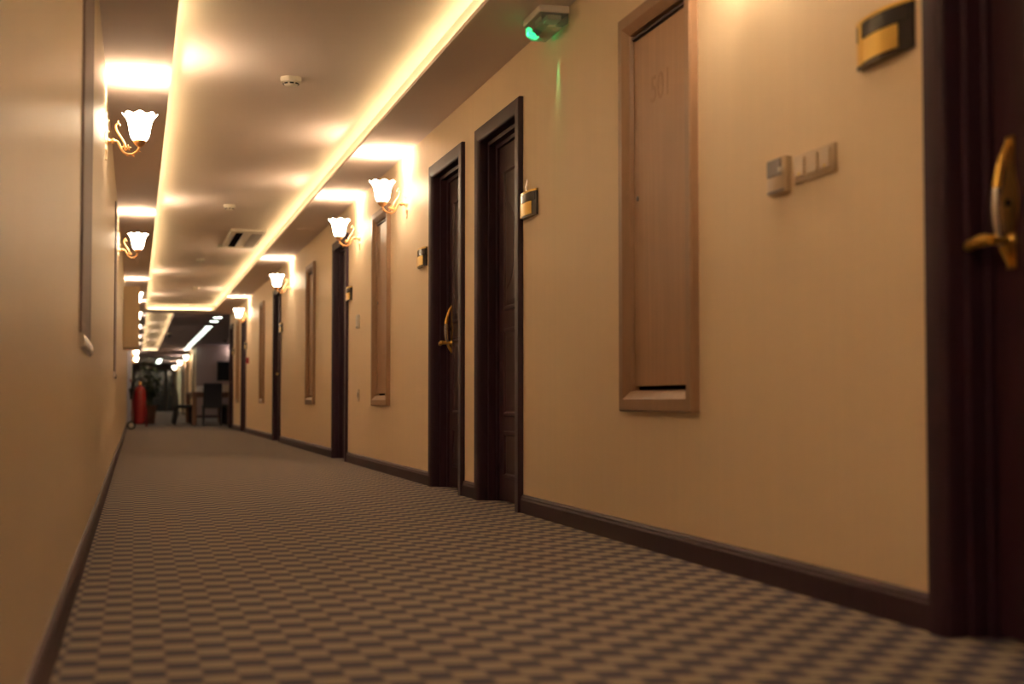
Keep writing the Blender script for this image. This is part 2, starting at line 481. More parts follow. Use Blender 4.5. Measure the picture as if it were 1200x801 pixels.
# ------------------------------------------------------------------ wood wall hatches
HPF = [(0, 0), (0, 0.026), (0.006, 0.034), (0.050, 0.034), (0.082, 0.010), (0.088, -0.030), (0.050, -0.030)]
def make_hatch(w, name, number=None, sgn=1, zb=HZ0, zt=HZ1):
    root = empty(name)
    for s, mb in frame_members(w, zb, zt, HPF, ('near', 'far', 'top', 'bottom')).items():
        mb.build('frame_stile' if s in ('near', 'far') else 'frame_rail', 'beech_frame', root, smooth=25)
    MB().box(0.028, 0.034, 0.07, w - 0.07, zb + 0.07, zt - 0.07).build('rebate', 'shadow_gap', root)
    leaf = MB().box(0.006, 0.028, 0.100, w - 0.096, zb + 0.104, zt - 0.112, 0.0015).build('hatch_leaf', 'beech', root)
    MB().box(-0.002, 0.02, 0.10, w - 0.096, zt - 0.106, zt - 0.0955, 0.001).build('top_stop', 'mahogany', root)
    MB().lathe([(0.011, 0.007), (0.011, 0.001), (0.008, -0.001), (0.003, -0.0015)], (0, w - 0.14, zb + 0.88), 14, 'x').build('keyhole', 'grey_plastic', leaf, smooth=50)
    if number:
        cu = bpy.data.curves.new('number', 'FONT'); cu.body = number; cu.size = 0.155; cu.extrude = 0.0006
        cu.align_x = 'CENTER'
        to = bpy.data.objects.new('tmp', cu); COL.objects.link(to)
        bpy.context.view_layer.update()
        me = bpy.data.meshes.new_from_object(to.evaluated_get(bpy.context.evaluated_depsgraph_get()))
        bpy.data.objects.remove(to)
        # text faces -X, reading direction runs towards -Y
        me.transform(Matrix(((0, 0, -1, 0.0056), (-1, 0, 0, w * 0.50), (0, 1, 0, zb + 1.245), (0, 0, 0, 1))))
        me.materials.append(MATS['beech_ink'])
        no = bpy.data.objects.new('faint_number', me); COL.objects.link(no); no.parent = leaf
    return root

HLAB = ['pale wood wall hatch bearing a faint number, beside the triple switch',
        'pale wood wall hatch next to the small white keycard switch',
        'pale wood wall hatch between the low-socket door and the lone door',
        'pale wood wall hatch between the lone door and the red fire call point',
        'pale wood wall hatch between the last two mahogany doors']
for i, (a, b) in enumerate(HATCH):
    h = make_hatch(b - a, 'wall_hatch', '501' if i == 0 else None)
    h.location = (XR, a, 0)
    tag(h, HLAB[i], 'wall hatch', 'pale wood hatches along the right wall')

# framed panels on the left wall (frames stand proud of it, seen edge on)
LPF = [(0, 0), (0, 0.006), (0.004, 0.009), (0.055, 0.009), (0.085, 0.005), (0.09, 0.003), (0.09, 0)]
def left_panel(y0, y1, zb, zt, label):
    w = y1 - y0
    root = empty('wall_panel', (XL, y0, 0))
    for s, mb in frame_members(w, zb, zt, LPF, ('near', 'far', 'top', 'bottom'), out=1).items():
        mb.build('frame_stile' if s in ('near', 'far') else 'frame_rail', 'mauve_paint', root, smooth=25)
    MB().box(0.0, 0.006, 0.08, w - 0.08, zb + 0.08, zt - 0.08).build('panel_board', 'mauve_paint', root)
    # rolled sill nosing under the panel
    n = MB()
    prof = [(0.0, -0.024), (0.008, -0.026), (0.016, -0.016), (0.020, 0.002), (0.017, 0.020), (0.010, 0.027), (0.0, 0.027)]
    k = len(prof)
    vs = [(px, yy, zb + pz) for yy in (-0.02, w + 0.02) for px, pz in prof]
    n.add(vs, [(i, (i + 1) % k, k + (i + 1) % k, k + i) for i in range(k)] + [tuple(range(k)), tuple(range(2 * k - 1, k - 1, -1))])
    n.build('sill', 'steel', root, smooth=50)
    return tag(root, label, 'wall panel', 'framed panels along the left wall')
left_panel(4.98, 5.95, 0.795, 2.30, 'mauve framed panel on the plain left wall before its first sconce')
left_panel(12.6, 13.6, 0.815, 2.30, 'mauve framed panel on the left wall between the first two sconces')

# ------------------------------------------------------------------ wall sconces
def make_sconce():
    root = empty('wall_sconce')          # local: wall plane x=0, +x into the corridor, z=0 at the arm
    bp = MB(); prof = []
    for i in range(33):
        t = i / 32; z = -0.11 + 0.28 * t
        wv = 0.012 + 0.026 * math.sin(PI * t) ** 0.8 + 0.006 * math.cos(10 * PI * t)
        prof.append((z, wv))
    vs = []
    for z, wv in prof:
        d = 0.006 + wv * 0.30
        vs += [(0, -wv, z), (d * 0.6, -wv * 0.8, z), (d, 0, z), (d * 0.6, wv * 0.8, z), (0, wv, z)]
    fs = [(5 * i + k, 5 * i + (k + 1) % 5, 5 * i + 5 + (k + 1) % 5, 5 * i + 5 + k) for i in range(32) for k in range(5)]
    fs += [(0, 1, 2, 3, 4), tuple(5 * 32 + k for k in range(4, -1, -1))]
    plate = bp.add(vs, fs).build('backplate', 'sconce_plate', root, smooth=45)
    for z in (0.055, 0.12):
        MB().lathe([(0.006, 0.012), (0.006, 0.020), (0.003, 0.023)], (0, 0, z), 10, 'x').build('screw', 'sconce_metal', plate, smooth=50)
    # boss and knuckle
    MB().lathe([(0.020, 0.008), (0.022, 0.018), (0.012, 0.026), (0.011, 0.034), (0.017, 0.040), (0.017, 0.050), (0.010, 0.056), (0.009, 0.066)], (0, 0, 0), 14, 'x').build('boss', 'sconce_metal', root, smooth=50)
    # S-shaped arm dipping below the boss and rising under the shade
    a = bez((0.060, 0, 0.0), (0.085, 0, 0.002), (0.080, 0, -0.070), (0.130, 0, -0.074), 10) + bez((0.130, 0, -0.074), (0.170, 0, -0.076), (0.190, 0, -0.045), (0.193, 0, -0.022), 10)[1:]
    arm = MB().tube(a, [0.0085 - 0.0012 * math.sin(PI * i / 20) for i in range(21)], 10).build('arm', 'sconce_metal', root, smooth=60)
    # small leaf barbs on the arm
    lb = MB()
    for i, up in ((6, 1), (9, -1), (12, -1), (15, 1), (17, -1)):
        p = Vector(a[i]); lb.tube([p, p + Vector((0.006, 0, 0.010 * up)), p + Vector((0.016, 0, 0.013 * up))], [0.006, 0.005, 0.001], 7)
    lb.build('leaf_barb', 'sconce_metal', arm, smooth=60)
    # swan-neck scroll rising from the arm
    sc = bez((0.112, 0, -0.050), (0.125, 0, -0.005), (0.060, 0, 0.045), (0.058, 0, 0.085), 12) + bez((0.058, 0, 0.085), (0.057, 0, 0.108), (0.078, 0, 0.112), (0.083, 0, 0.092), 8)[1:]
    m = MB().tube(sc, [0.0075 - 0.003 * i / 20 for i in range(21)], 8)
    m.tube(bez((0.078, 0, -0.012), (0.082, 0, -0.045), (0.112, 0, -0.040), (0.105, 0, -0.012), 8), [0.006] * 9, 8)
    m.tube([(0.070, 0, 0.104), (0.070, 0, 0.116), (0.073, 0, 0.124)], [0.005, 0.004, 0.001], 7)
    m.build('scroll', 'sconce_metal', root, smooth=60)
    # five-petal flower where scroll and arm meet
    fl = MB()
    for k in range(5):
        an = 2 * PI * k / 5 + 0.3
        c = Vector((0.128, 0, -0.038)); d = Vector((math.cos(an), 0, math.sin(an)))
        for s in (-1, 1):
            fl.tube([c + Vector((0, s * 0.006, 0)), c + d * 0.010 + Vector((0, s * 0.010, 0)), c + d * 0.020 + Vector((0, s * 0.008, 0))], [0.004, 0.0055, 0.0015], 7)
    fl.build('flower', 'sconce_metal', root, smooth=60)
    # cup under the shade
    MB().lathe([(0.006, -0.030), (0.016, -0.024), (0.030, -0.012), (0.038, 0.004), (0.036, 0.010), (0.010, 0.008)], (0.193, 0, 0), 20).build('cup', 'sconce_metal', root, smooth=50)
    # tulip shade with a scalloped flaring rim (double-walled opal glass)
    def mod(r, h, an):
        t = max(0.0, (h - 0.03) / 0.13)
        return r * (1 + 0.035 * t * math.cos(8 * an)), h + 0.006 * (t ** 3) * math.cos(8 * an)
    outer = [(0.030, 0.010), (0.040, 0.012), (0.052, 0.030), (0.058, 0.055), (0.062, 0.085), (0.068, 0.115), (0.080, 0.142), (0.096, 0.160), (0.099, 0.163)]
    inner = [(0.097, 0.164), (0.078, 0.146), (0.064, 0.116), (0.058, 0.086), (0.054, 0.056), (0.048, 0.032), (0.034, 0.016), (0.020, 0.015)]
    MB().lathe(outer + inner, (0.193, 0, 0), 48, mod=mod).build('shade', 'opal_glass', root, smooth=60)
    li = bpy.data.lights.new('sconce_bulb', 'POINT'); li.energy = SCONCE_W; li.color = WARM; li.shadow_soft_size = 0.03
    lo = bpy.data.objects.new('bulb', li); COL.objects.link(lo); lo.parent = root; lo.location = (0.193, 0, 0.088)
    return root

sproto = make_sconce()
SZ = 2.10
RS = [(-2.0, 'added unseen tulip-glass sconce on the right wall behind the camera'),  # out of view, added to brighten the foreground
      (4.38, 'lit tulip-glass sconce above the triple switch and numbered hatch'),
      (10.72, 'lit tulip-glass sconce between the paired mahogany doors and the white keycard switch hatch'),
      (13.10, 'lit tulip-glass sconce above the white keycard switch and low socket'),
      (19.10, 'lit tulip-glass sconce beside the lone mahogany door'),
      (26.40, 'lit tulip-glass sconce above the red fire call point')]
LS = [(2.35, 'added unseen tulip-glass sconce on the left wall before its first framed panel'),  # above the frame, added to light the near right wall and carpet
      (8.55, 'lit tulip-glass sconce on the left wall past its first framed panel'),
      (14.75, 'lit tulip-glass sconce on the left wall past its second framed panel'),
      (22.9, 'lit tulip-glass sconce on the left wall half hidden by the beige wall cabinet')]
first = True
def place_sconce(x, y, rz, label, group):
    global first
    o = sproto if first else dup(sproto, (0, 0, 0)); first = False
    o.location = (x, y, SZ); o.rotation_euler = (0, 0, rz)
    tag(o, label, 'wall lamp', group)
for yy, lb in RS: place_sconce(XR, yy, PI, lb, 'tulip sconces on the right wall')
for yy, lb in LS: place_sconce(XL, yy, 0, lb, 'tulip sconces on the left wall')
for yy in (28.0, 32.7, 38.4, 42.8, 49.0, 57.0):
    place_sconce(XL, yy, 0, 'small distant sconce on the left wall beyond the beige wall cabinet', 'distant sconces on the left wall')
for yy in (54.5, 62.0, 71.0):
    place_sconce(XR, yy, PI, 'small distant sconce on the right wall past the dining bay', 'distant sconces past the dining bay')

# ------------------------------------------------------------------ cove LED strips
def led_strip(name, p0, p1, w, label):
    """flat strip of lit segments lying on the cove ledge"""
    p0, p1 = Vector(p0), Vector(p1); d = p1 - p0; L = d.length; d.normalize()
    side = Vector((-d.y, d.x, 0)) * (w / 2)
    n = max(2, int(L / 0.6)); mb = MB()
    root = empty(name, p0)
    tape = MB()
    def slab(m, a, b, s, z0, z1):
        vs = [q + Vector((0, 0, z)) for z in (z0, z1) for q in (a - s, a + s, b + s, b - s)]
        m.add(vs, [(0, 3, 2, 1), (4, 5, 6, 7), (0, 1, 5, 4), (1, 2, 6, 5), (2, 3, 7, 6), (3, 0, 4, 7)])
    for i in range(n):
        slab(mb, d * (L * i / n + 0.01), d * (L * (i + 1) / n - 0.01), side * 0.8, 0.003, 0.007)
    slab(tape, d * 0, d * L, side, 0.0, 0.003)
    tape.build('tape', 'white_plastic', root)
    mb.build('lit_diodes', 'led', root)
    return tag(root, label, 'light strip', 'warm light strips in the ceiling coves')
zl = ZS + 0.026
led_strip('led_strip', (COVE[0] - 0.016, COVE[2] + 0.1, zl), (COVE[0] - 0.016, COVE[3] - 0.05, zl), 0.02, 'long glowing strip hidden in the cove edge along the left-wall sconces')
led_strip('led_strip', (COVE[1] + 0.016, COVE[2] + 0.1, zl), (COVE[1] + 0.016, COVE[3] - 0.05, zl), 0.02, 'long glowing strip hidden in the cove edge along the doors')
led_strip('led_strip', (COVE[0] + 0.05, COVE[3] + 0.016, zl), (COVE[1] - 0.05, COVE[3] + 0.016, zl), 0.02, 'short glowing strip across the far end of the main ceiling cove')
zl2 = ZS + 0.021
led_strip('led_strip', (COVE2[0] - 0.016, COVE2[2] + 0.1, zl2), (COVE2[0] - 0.016, COVE2[3] - 0.05, zl2), 0.02, 'glowing strip in the left edge of the distant narrow cove')
led_strip('led_strip', (COVE2[1] + 0.016, COVE2[2] + 0.1, zl2), (COVE2[1] + 0.016, COVE2[3] - 0.05, zl2), 0.012, 'glowing strip in the bay-side edge of the distant narrow cove')
led_strip('led_strip', (COVE2[0] + 0.03, COVE2[3] + 0.016, zl2), (COVE2[1] - 0.03, COVE2[3] + 0.016, zl2), 0.02, 'glowing strip across the end of the distant narrow cove')

# ------------------------------------------------------------------ brass number plates beside the doors
def make_plate():
    root = empty('number_plate')                 # local: wall x=0, out = -x, width along y, centred
    W, H = 0.30, 0.135
    def strip(name, z0, z1, lift, mat, par, ya=-W / 2, yb=W / 2):
        mb = MB(); n = 12; vs = []
        for i in range(n + 1):
            y = ya + (yb - ya) * i / n
            x = -(0.012 + 0.022 * (1 - (2 * y / W) ** 2)) - lift
            vs += [(x, y, z0), (x, y, z1), (-0.002, y, z0), (-0.002, y, z1)]
        fs = []
        for i in range(n):
            a = 4 * i
            fs += [(a, a + 4, a + 5, a + 1), (a + 2, a + 3, a + 7, a + 6), (a, a + 2, a + 6, a + 4), (a + 1, a + 5, a + 7, a + 3)]
        fs += [(0, 1, 3, 2), (4 * n, 4 * n + 2, 4 * n + 3, 4 * n + 1)]
        return mb.add(vs, fs).build(name, mat, par, smooth=40)
    strip('back_shell', 0, H, 0.0, 'dark_gloss', root)
    strip('number_band', H * 0.58, H * 0.90, 0.003, 'dark_gloss', root, -W / 2 + 0.012, W / 2 - 0.012)
    strip('brass_field', H * 0.07, H * 0.56, 0.003, 'brass', root, -W / 2 + 0.05, W / 2 - 0.012)
    strip('brass_rim', H * 0.92, H, 0.003, 'brass', root)
    strip('end_cap', H * 0.05, H * 0.93, 0.005, 'brass', root, W / 2 - 0.06, W / 2 - 0.035)
    return root
pp = make_plate()
PL = [(3.66 - 0.15, 1.535, 'dark and brass number plate above the triple switch, beside a mahogany door'),
      (7.19, 1.555, 'dark and brass number plate with a little clip on top'),
      (10.075, 1.555, 'dark and brass number plate between the paired mahogany doors and a sconce'),
      (13.70, 1.555, 'dark and brass number plate by the door above the low socket'),
      (20.36, 1.555, 'dark and brass number plate by the lone mahogany door'),
      (27.05, 1.555, 'dark and brass number plate by the door past the fire call point'),
      (30.50, 1.555, 'dark and brass number plate by the last mahogany door')]
for i, (yy, zz, lb) in enumerate(PL):
    o = pp if i == 0 else dup(pp, (0, 0, 0))
    o.location = (XR, yy, zz)
    tag(o, lb, 'door sign', 'brass number plates beside the doors')
    if i == 1:
        MB().tube([(-0.012, 0.03, 0.13), (-0.016, 0.03, 0.165), (-0.010, 0.028, 0.205)], [0.007, 0.006, 0.004], 8).build('top_clip', 'steel', o, smooth=50)

# ------------------------------------------------------------------ switches, socket, call point
r = empty('keycard_switch', (XR, 4.178, 1.255))
MB().box(-0.022, 0, -0.066, 0.066, 0, 0.118, 0.004, 2).build('body', 'warm_plastic', r, smooth=40)
MB().box(-0.026, -0.020, -0.040, 0.060, 0.058, 0.112, 0.002).build('card_window', 'grey_plastic', r)
MB().box(-0.030, -0.020, -0.052, -0.030, 0.065, 0.082, 0.003).build('indicator', 'white_plastic', r)
MB().box(-0.026, -0.012, -0.058, 0.058, 0.004, 0.012, 0.001).build('card_slot', 'grey_plastic', r)
tag(r, 'keycard switch with a dark window beside the triple rocker switch', 'switch')
r = empty('triple_switch', (XR, 3.94, 1.272))
MB().box(-0.010, 0, -0.135, 0.135, 0, 0.088, 0.003, 2).build('frame', 'warm_plastic', r, smooth=40)
for k in (-1, 0, 1):
    rk = MB().box(-0.017, -0.008, k * 0.085 - 0.032, k * 0.085 + 0.032, 0.014, 0.076, 0.003).build('rocker', 'warm_plastic', r)
    if k != 0: MB().box(-0.0185, -0.016, k * 0.085 - 0.010, k * 0.085 + 0.010, 0.020, 0.030, 0.001).build('pilot_lamp', 'amber_led', rk)
tag(r, 'triple rocker switch plate on the cream wall beside the keycard switch', 'switch')
r = empty('keycard_switch', (XR, 13.14, 1.265))
MB().box(-0.022, 0, -0.06, 0.06, 0, 0.125, 0.004, 2).build('body', 'white_plastic', r, smooth=40)
MB().box(-0.025, -0.02, -0.04, 0.045, 0.06, 0.11, 0.002).build('card_window', 'white_plastic', r)
MB().box(-0.024, -0.012, -0.05, 0.05, 0.004, 0.014, 0.001).build('card_slot', 'grey_plastic', r)
tag(r, 'small white keycard switch between a door and a hatch, above the low socket', 'switch')
r = empty('wall_socket', (XR, 13.12, 0.585))
MB().box(-0.010, 0, -0.045, 0.045, 0, 0.115, 0.003, 2).build('plate', 'warm_plastic', r, smooth=40)
MB().lathe([(0.026, -0.009), (0.026, -0.013), (0.020, -0.013), (0.018, -0.006)], (0, 0, 0.06), 16, 'x').build('socket_well', 'grey_plastic', r, smooth=40)
tag(r, 'cream wall socket low on the wall beside a mahogany door', 'socket')
r = empty('fire_call_point', (XR, 26.45, 1.27))
MB().box(-0.05, 0, -0.055, 0.055, 0, 0.11, 0.006, 2).build('housing', 'red_plastic', r, smooth=40)
MB().box(-0.053, -0.048, -0.03, 0.03, 0.028, 0.082, 0.001).build('push_plate', 'black_plastic', r)
tag(r, 'small red fire call point box on the cream wall', 'alarm')

# ------------------------------------------------------------------ emergency light at the wall top
r = empty('emergency_light', (XR, 6.64, ZS))
MB().box(-0.15, 0, -0.15, 0.15, -0.035, 0, 0.004).build('base', 'white_plastic', r)
dv = []
for yy in (-0.145, 0.145):
    dv += [(-0.145, yy, -0.035), (-0.135, yy, -0.085), (-0.105, yy, -0.105), (-0.035, yy, -0.105), (-0.008, yy, -0.085), (-0.004, yy, -0.035)]
MB().add(dv, [(k, (k + 1) % 6, 6 + (k + 1) % 6, 6 + k) for k in range(6)] + [tuple(range(6)), tuple(range(11, 5, -1))]).build('diffuser', 'clear_plastic', r)
MB().box(-0.100, -0.03, -0.10, 0.02, -0.060, -0.035, 0.003).build('battery_tray', 'white_plastic', r)
MB().box(-0.138, -0.085, 0.085, 0.138, -0.088, -0.048, 0.006).build('green_lamp', 'green_glow', r)
li = bpy.data.lights.new('green_led', 'SPOT'); li.energy = 0.9; li.color = (0.25, 1.0, 0.35); li.shadow_soft_size = 0.008
li.spot_size = math.radians(26); li.spot_blend = 1.0
lo = bpy.data.objects.new('green_led', li); COL.objects.link(lo); lo.parent = r; lo.location = (-0.035, 0.04, -0.115); lo.rotation_euler = (0, math.radians(-5), 0)
tag(r, 'white emergency light with a green lamp under the soffit', 'emergency light')

# ------------------------------------------------------------------ ceiling fittings
def smoke(x, y, z, s, label, arm=True):
    r = empty('smoke_detector', (x, y, z))
    MB().lathe([(0.055 * s, 0), (0.055 * s, -0.018), (0.050 * s, -0.030), (0.030 * s, -0.034)], n=24).build('base', 'white_plastic', r, smooth=40)
    h = MB().lathe([(0.040 * s, -0.030), (0.040 * s, -0.040), (0.030 * s, -0.052), (0.010 * s, -0.055)], n=24).build('sensor_head', 'white_plastic', r, smooth=40)
    for k in range(8):
        a = 2 * PI * k / 8
        m = MB().box(-0.002, 0.004, -0.010 * s, 0.010 * s, -0.045, -0.036)
        o = m.build('vent_slot', 'black_plastic', h); o.location = (0.0385 * s * math.cos(a), 0.0385 * s * math.sin(a), 0); o.rotation_euler = (0, 0, a)
    return tag(r, label, 'smoke detector', 'smoke detectors in the cove ceiling')
def on_z(px, py, z):
    """point at height z seen at a pixel of the 1200x801 frame"""
    q = cam.rotation_euler.to_matrix() @ Vector(((px - 600) / 1670, -(py - 400.5) / 1670, -1))
    t = (z - CAM_H) / q.z
    return q * t + Vector((0, 0, CAM_H))
p = on_z(341, 91, ZC); smoke(p.x, p.y, ZC, 1.2, 'round white smoke detector on the cove ceiling, the one nearest the emergency light')
p = on_z(269, 240, ZC); smoke(p.x, p.y, ZC, 1.1, 'round white smoke detector beside the ceiling air conditioner')
p = on_z(235, 303, ZC); smoke(p.x, p.y, ZC, 1.1, 'small smoke detector just past the ceiling air conditioner')
p = on_z(229, 336, ZC); smoke(p.x, p.y, ZC, 1.1, 'small smoke detector near the end of the main ceiling cove')
p = on_z(372, 267, ZS)
for (q, lb) in ((on_z(379, 269, ZS), 'flat round ceiling speaker in the soffit above the lone-door hatch'), ):
    r = empty('ceiling_speaker', (1.80, q.y, ZS))
    MB().lathe([(0.10, 0), (0.10, -0.006), (0.085, -0.010)], n=28).build('ring', 'ceiling_paint', r, smooth=40)
    MB().lathe([(0.082, -0.004), (0.080, -0.012), (0.04, -0.014)], n=28).build('grille', 'ceiling_paint', r, smooth=40)
    tag(r, lb, 'speaker')

# ceiling air conditioner / return air unit in the cove
q0, q1 = on_z(258, 290, ZC - 0.03), on_z(322, 272, ZC - 0.03)
ax0, ax1 = q0.x + 0.02, COVE[1] - 0.12
ay0, ay1 = q0.y, q1.y
r = empty('ceiling_air_unit', ((ax0 + ax1) / 2, (ay0 + ay1) / 2, ZC))
hx, hy = (ax1 - ax0) / 2, (ay1 - ay0) / 2
MB().box(-hx, hx, -hy, hy, -0.030, 0, 0.006).build('casing', 'white_plastic', r)
MB().box(-hx * 0.66, -hx * 0.26, -hy * 0.80, hy * 0.80, -0.036, -0.029).build('dark_intake', 'shadow_gap', r)
MB().box(hx * 0.28, hx * 0.85, -hy * 0.75, hy * 0.75, -0.034, -0.029).build('grille_back', 'ac_grey', r)
for k in range(7):
    x = hx * (0.30 + 0.53 * k / 6)
    MB().box(x - 0.008, x + 0.008, -hy * 0.74, hy * 0.74, -0.040, -0.033).build('louvre', 'ac_grey', r)
MB().box(-hx - 0.06, hx * 0.9, -hy - 0.16, -hy - 0.02, -0.045, 0, 0.008).build('outlet_hood', 'white_plastic', r)
tag(r, 'flat ceiling air conditioner with a black intake in the cove ceiling', 'air conditioner')

# ------------------------------------------------------------------ left wall: cabinet, pilaster, wheeled extinguisher, plant
r = empty('wall_cabinet', (XL, 21.7, 1.355))
MB().box(0, 0.232, 0, 0.75, 0, 0.92, 0.004).build('body', 'wall_paint', r)
MB().box(0.012, 0.220, -0.012, 0.0, 0.015, 0.905, 0.003).build('side_panel', 'wall_paint', r)
tag(r, 'beige boxed wall cabinet hanging high on the left wall', 'cabinet')
struct(MB().box(XL, XL + 0.085, 33.4, 33.9, 0, ZS, 0.006), 'trim_3', 'pale_door')

def extinguisher(x, y):
    r = empty('fire_extinguisher', (x, y, 0))
    MB().lathe([(0.05, 0.10), (0.11, 0.11), (0.128, 0.14), (0.130, 0.20), (0.130, 0.72), (0.122, 0.80), (0.095, 0.86), (0.05, 0.895), (0.03, 0.90), (0.03, 0.93)], n=32).build('cylinder', 'red_paint', r, smooth=50)
    MB().lathe([(0.034, 0.925), (0.034, 0.955), (0.022, 0.975), (0.022, 1.0)], n=16).build('valve', 'brass_soft', r, smooth=40)
    MB().tube([(0.135, 0, 0.05), (0.138, 0, 0.14), (0.140, 0, 0.40)], [0.016, 0.018, 0.014], 8).build('support_foot', 'red_paint', r, smooth=50)
    fr = MB()
    for s in (-1, 1):
        fr.tube([(-0.15, s * 0.10, 0.10), (-0.155, s * 0.10, 0.5), (-0.16, s * 0.10, 0.95), (-0.20, s * 0.09, 1.03)], 0.012, 8)
    fr.tube([(-0.20, -0.09, 1.03), (-0.20, 0.09, 1.03)], 0.014, 8)
    fr.tube([(-0.13, -0.20, 0.10), (-0.13, 0.20, 0.10)], 0.012, 8)
    fr.build('trolley_frame', 'red_paint', r, smooth=60)
    for s in (-1, 1):
        w = MB().lathe([(0.050, -0.022), (0.076, -0.024), (0.086, -0.012), (0.086, 0.012), (0.076, 0.024), (0.050, 0.022)], (-0.17, s * 0.20, 0.086), 28, 'y').build('wheel', 'rubber', r, smooth=40)
        MB().lathe([(0.020, -0.036), (0.052, -0.032), (0.056, 0.0), (0.052, 0.032), (0.020, 0.036)], (-0.17, s * 0.20, 0.086), 24, 'y').build('rim', 'white_plastic', w, smooth=40)
    MB().tube(bez((0, 0, 0.985), (0.10, -0.05, 1.12), (-0.12, -0.16, 1.08), (-0.165, -0.14, 0.86), 12) + bez((-0.165, -0.14, 0.86), (-0.19, -0.14, 0.72), (-0.19, -0.14, 0.68), (-0.175, -0.14, 0.62), 6)[1:], 0.020, 10).build('hose', 'black_plastic', r, smooth=60)
    MB().lathe([(0.020, 0.0), (0.030, 0.08), (0.055, 0.22)], (-0.175, -0.14, 0.62), 16).build('horn', 'black_plastic', r, smooth=60)
    MB().lathe([(0.133, 0.46), (0.134, 0.47), (0.134, 0.50), (0.133, 0.51)], n=32).build('strap', 'red_paint', r, smooth=40)
    MB().box(0.126, 0.137, -0.05, 0.05, 0.52, 0.60, 0.002).build('strap_buckle', 'cardboard', r)
    return tag(r, 'big red wheeled fire extinguisher standing on the carpet by the left wall', 'fire extinguisher')
extinguisher(0.09, 30.6)

def plant(x, y):
    r = empty('potted_plant', (x, y, 0))
    MB().lathe([(0.12, 0), (0.13, 0.02), (0.16, 0.30), (0.185, 0.42), (0.195, 0.44), (0.19, 0.47), (0.165, 0.47), (0.16, 0.43)], n=28).build('pot', 'terracotta', r, smooth=40)
    MB().lathe([(0.163, 0.425), (0.163, 0.44), (0.05, 0.45)], n=24).build('soil', 'soil', r, smooth=40)
    st = MB(); lf = MB(); rnd = random.Random(3)
    for k in range(9):
        a = rnd.uniform(0, 2 * PI); rr = rnd.uniform(0.05, 0.30); hh = rnd.uniform(1.0, 1.85)
        tip = Vector((rr * math.cos(a), rr * math.sin(a), hh)); b0 = Vector((0.05 * math.cos(a), 0.05 * math.sin(a), 0.43))
        path = bez(b0, b0 + Vector((0, 0, 0.4)), tip - Vector((0, 0, 0.4)), tip, 8)
        st.tube(path, [0.012 - 0.001 * i for i in range(9)], 6)
        for j in range(2, 9):
            p0 = Vector(path[j])
            for q in range(4):
                an = rnd.uniform(0, 2 * PI); L = rnd.uniform(0.16, 0.30)
                d = Vector((math.cos(an), math.sin(an), rnd.uniform(-0.2, 0.5))).normalized()
                sd = d.cross(Vector((0, 0, 1))).normalized() * L * 0.20
                m1 = p0 + d * L * 0.5 + Vector((0, 0, 0.03)); e = p0 + d * L - Vector((0, 0, 0.03))
                lf.add([p0, m1 - sd, m1 - Vector((0, 0, 0.015)), m1 + sd, e], [(0, 1, 2), (0, 2, 3), (1, 4, 2), (2, 4, 3)])
    st.build('stem', 'leaf_green', r, smooth=60)
    tag(lf.build('foliage', 'leaf_green', r), kind='stuff')
    return tag(r, 'tall leafy green plant in a brown pot behind the wheeled extinguisher', 'plant')
plant(0.36, 38.0)

# ------------------------------------------------------------------ dining bay
TY0, TY1, TX0, TX1, TZ = 34.7, 39.2, 1.30, 2.26, 0.80
r = empty('dining_table', ((TX0 + TX1) / 2, (TY0 + TY1) / 2, 0))
tw, tl = (TX1 - TX0) / 2, (TY1 - TY0) / 2
MB().box(-tw, tw, -tl, tl, TZ - 0.05, TZ, 0.006).build('tabletop', 'table_wood', r)
MB().box(-tw + 0.06, tw - 0.06, -tl + 0.06, tl - 0.06, TZ - 0.13, TZ - 0.05).build('apron', 'table_wood', r)
for sx in (-1, 1):
    for sy in (-1, 1):
        xx, yy = sx * (tw - 0.06), sy * (tl - 0.06)
        MB().box(xx - 0.055, xx + 0.055, yy - 0.055, yy + 0.055, 0, TZ - 0.05, 0.006).build('leg', 'table_wood', r)
tag(r, 'long brown wooden dining table in the bay past the doors', 'table')

def make_chair():
    r = empty('dining_chair')            # faces +y, base at z=0
    MB().box(-0.23, 0.23, -0.22, 0.24, 0.41, 0.49, 0.025, 3).build('seat', 'chair_leather', r, smooth=50)
    mb = MB(); n = 8; vs = []
    for i in range(n + 1):
        t = i / n; z = 0.47 + 0.53 * t; y = -0.20 - 0.09 * t * t
        hw = 0.225 - 0.012 * t; th = 0.035 - 0.008 * t
        vs += [(-hw, y - th, z), (hw, y - th, z), (hw, y + th, z), (-hw, y + th, z)]
    fs = [(4 * i + k, 4 * i + (k + 1) % 4, 4 * i + 4 + (k + 1) % 4, 4 * i + 4 + k) for i in range(n) for k in range(4)]
    fs += [(0, 1, 2, 3), tuple(4 * n + k for k in range(3, -1, -1))]
    mb.add(vs, fs).build('backrest', 'chair_leather', r, smooth=40)
    for sx in (-1, 1):
        MB().tube([(sx * 0.20, 0.20, 0.42), (sx * 0.205, 0.205, 0.0)], [0.024, 0.016], 8).build('leg', 'chair_leather', r, smooth=50)
        MB().tube([(sx * 0.20, -0.18, 0.45), (sx * 0.20, -0.20, 0.25), (sx * 0.205, -0.25, 0.0)], [0.026, 0.022, 0.016], 8).build('leg', 'chair_leather', r, smooth=50)
    return r
c0 = make_chair()
seats = [((1.77, TY0 + 0.02), 0.0, 'dark padded dining chair at the table end, its back towards the mahogany doors')]
for k, yy in enumerate((35.6, 36.5, 37.4, 38.3)):
    seats.append(((TX0 - 0.12, yy), -PI / 2, 'dark padded dining chair along the corridor side of the table'))
for k, yy in enumerate((35.6, 36.5, 37.4, 38.3)):
    seats.append(((TX1 + 0.12, yy), PI / 2, 'dark padded dining chair on the bay side of the table'))
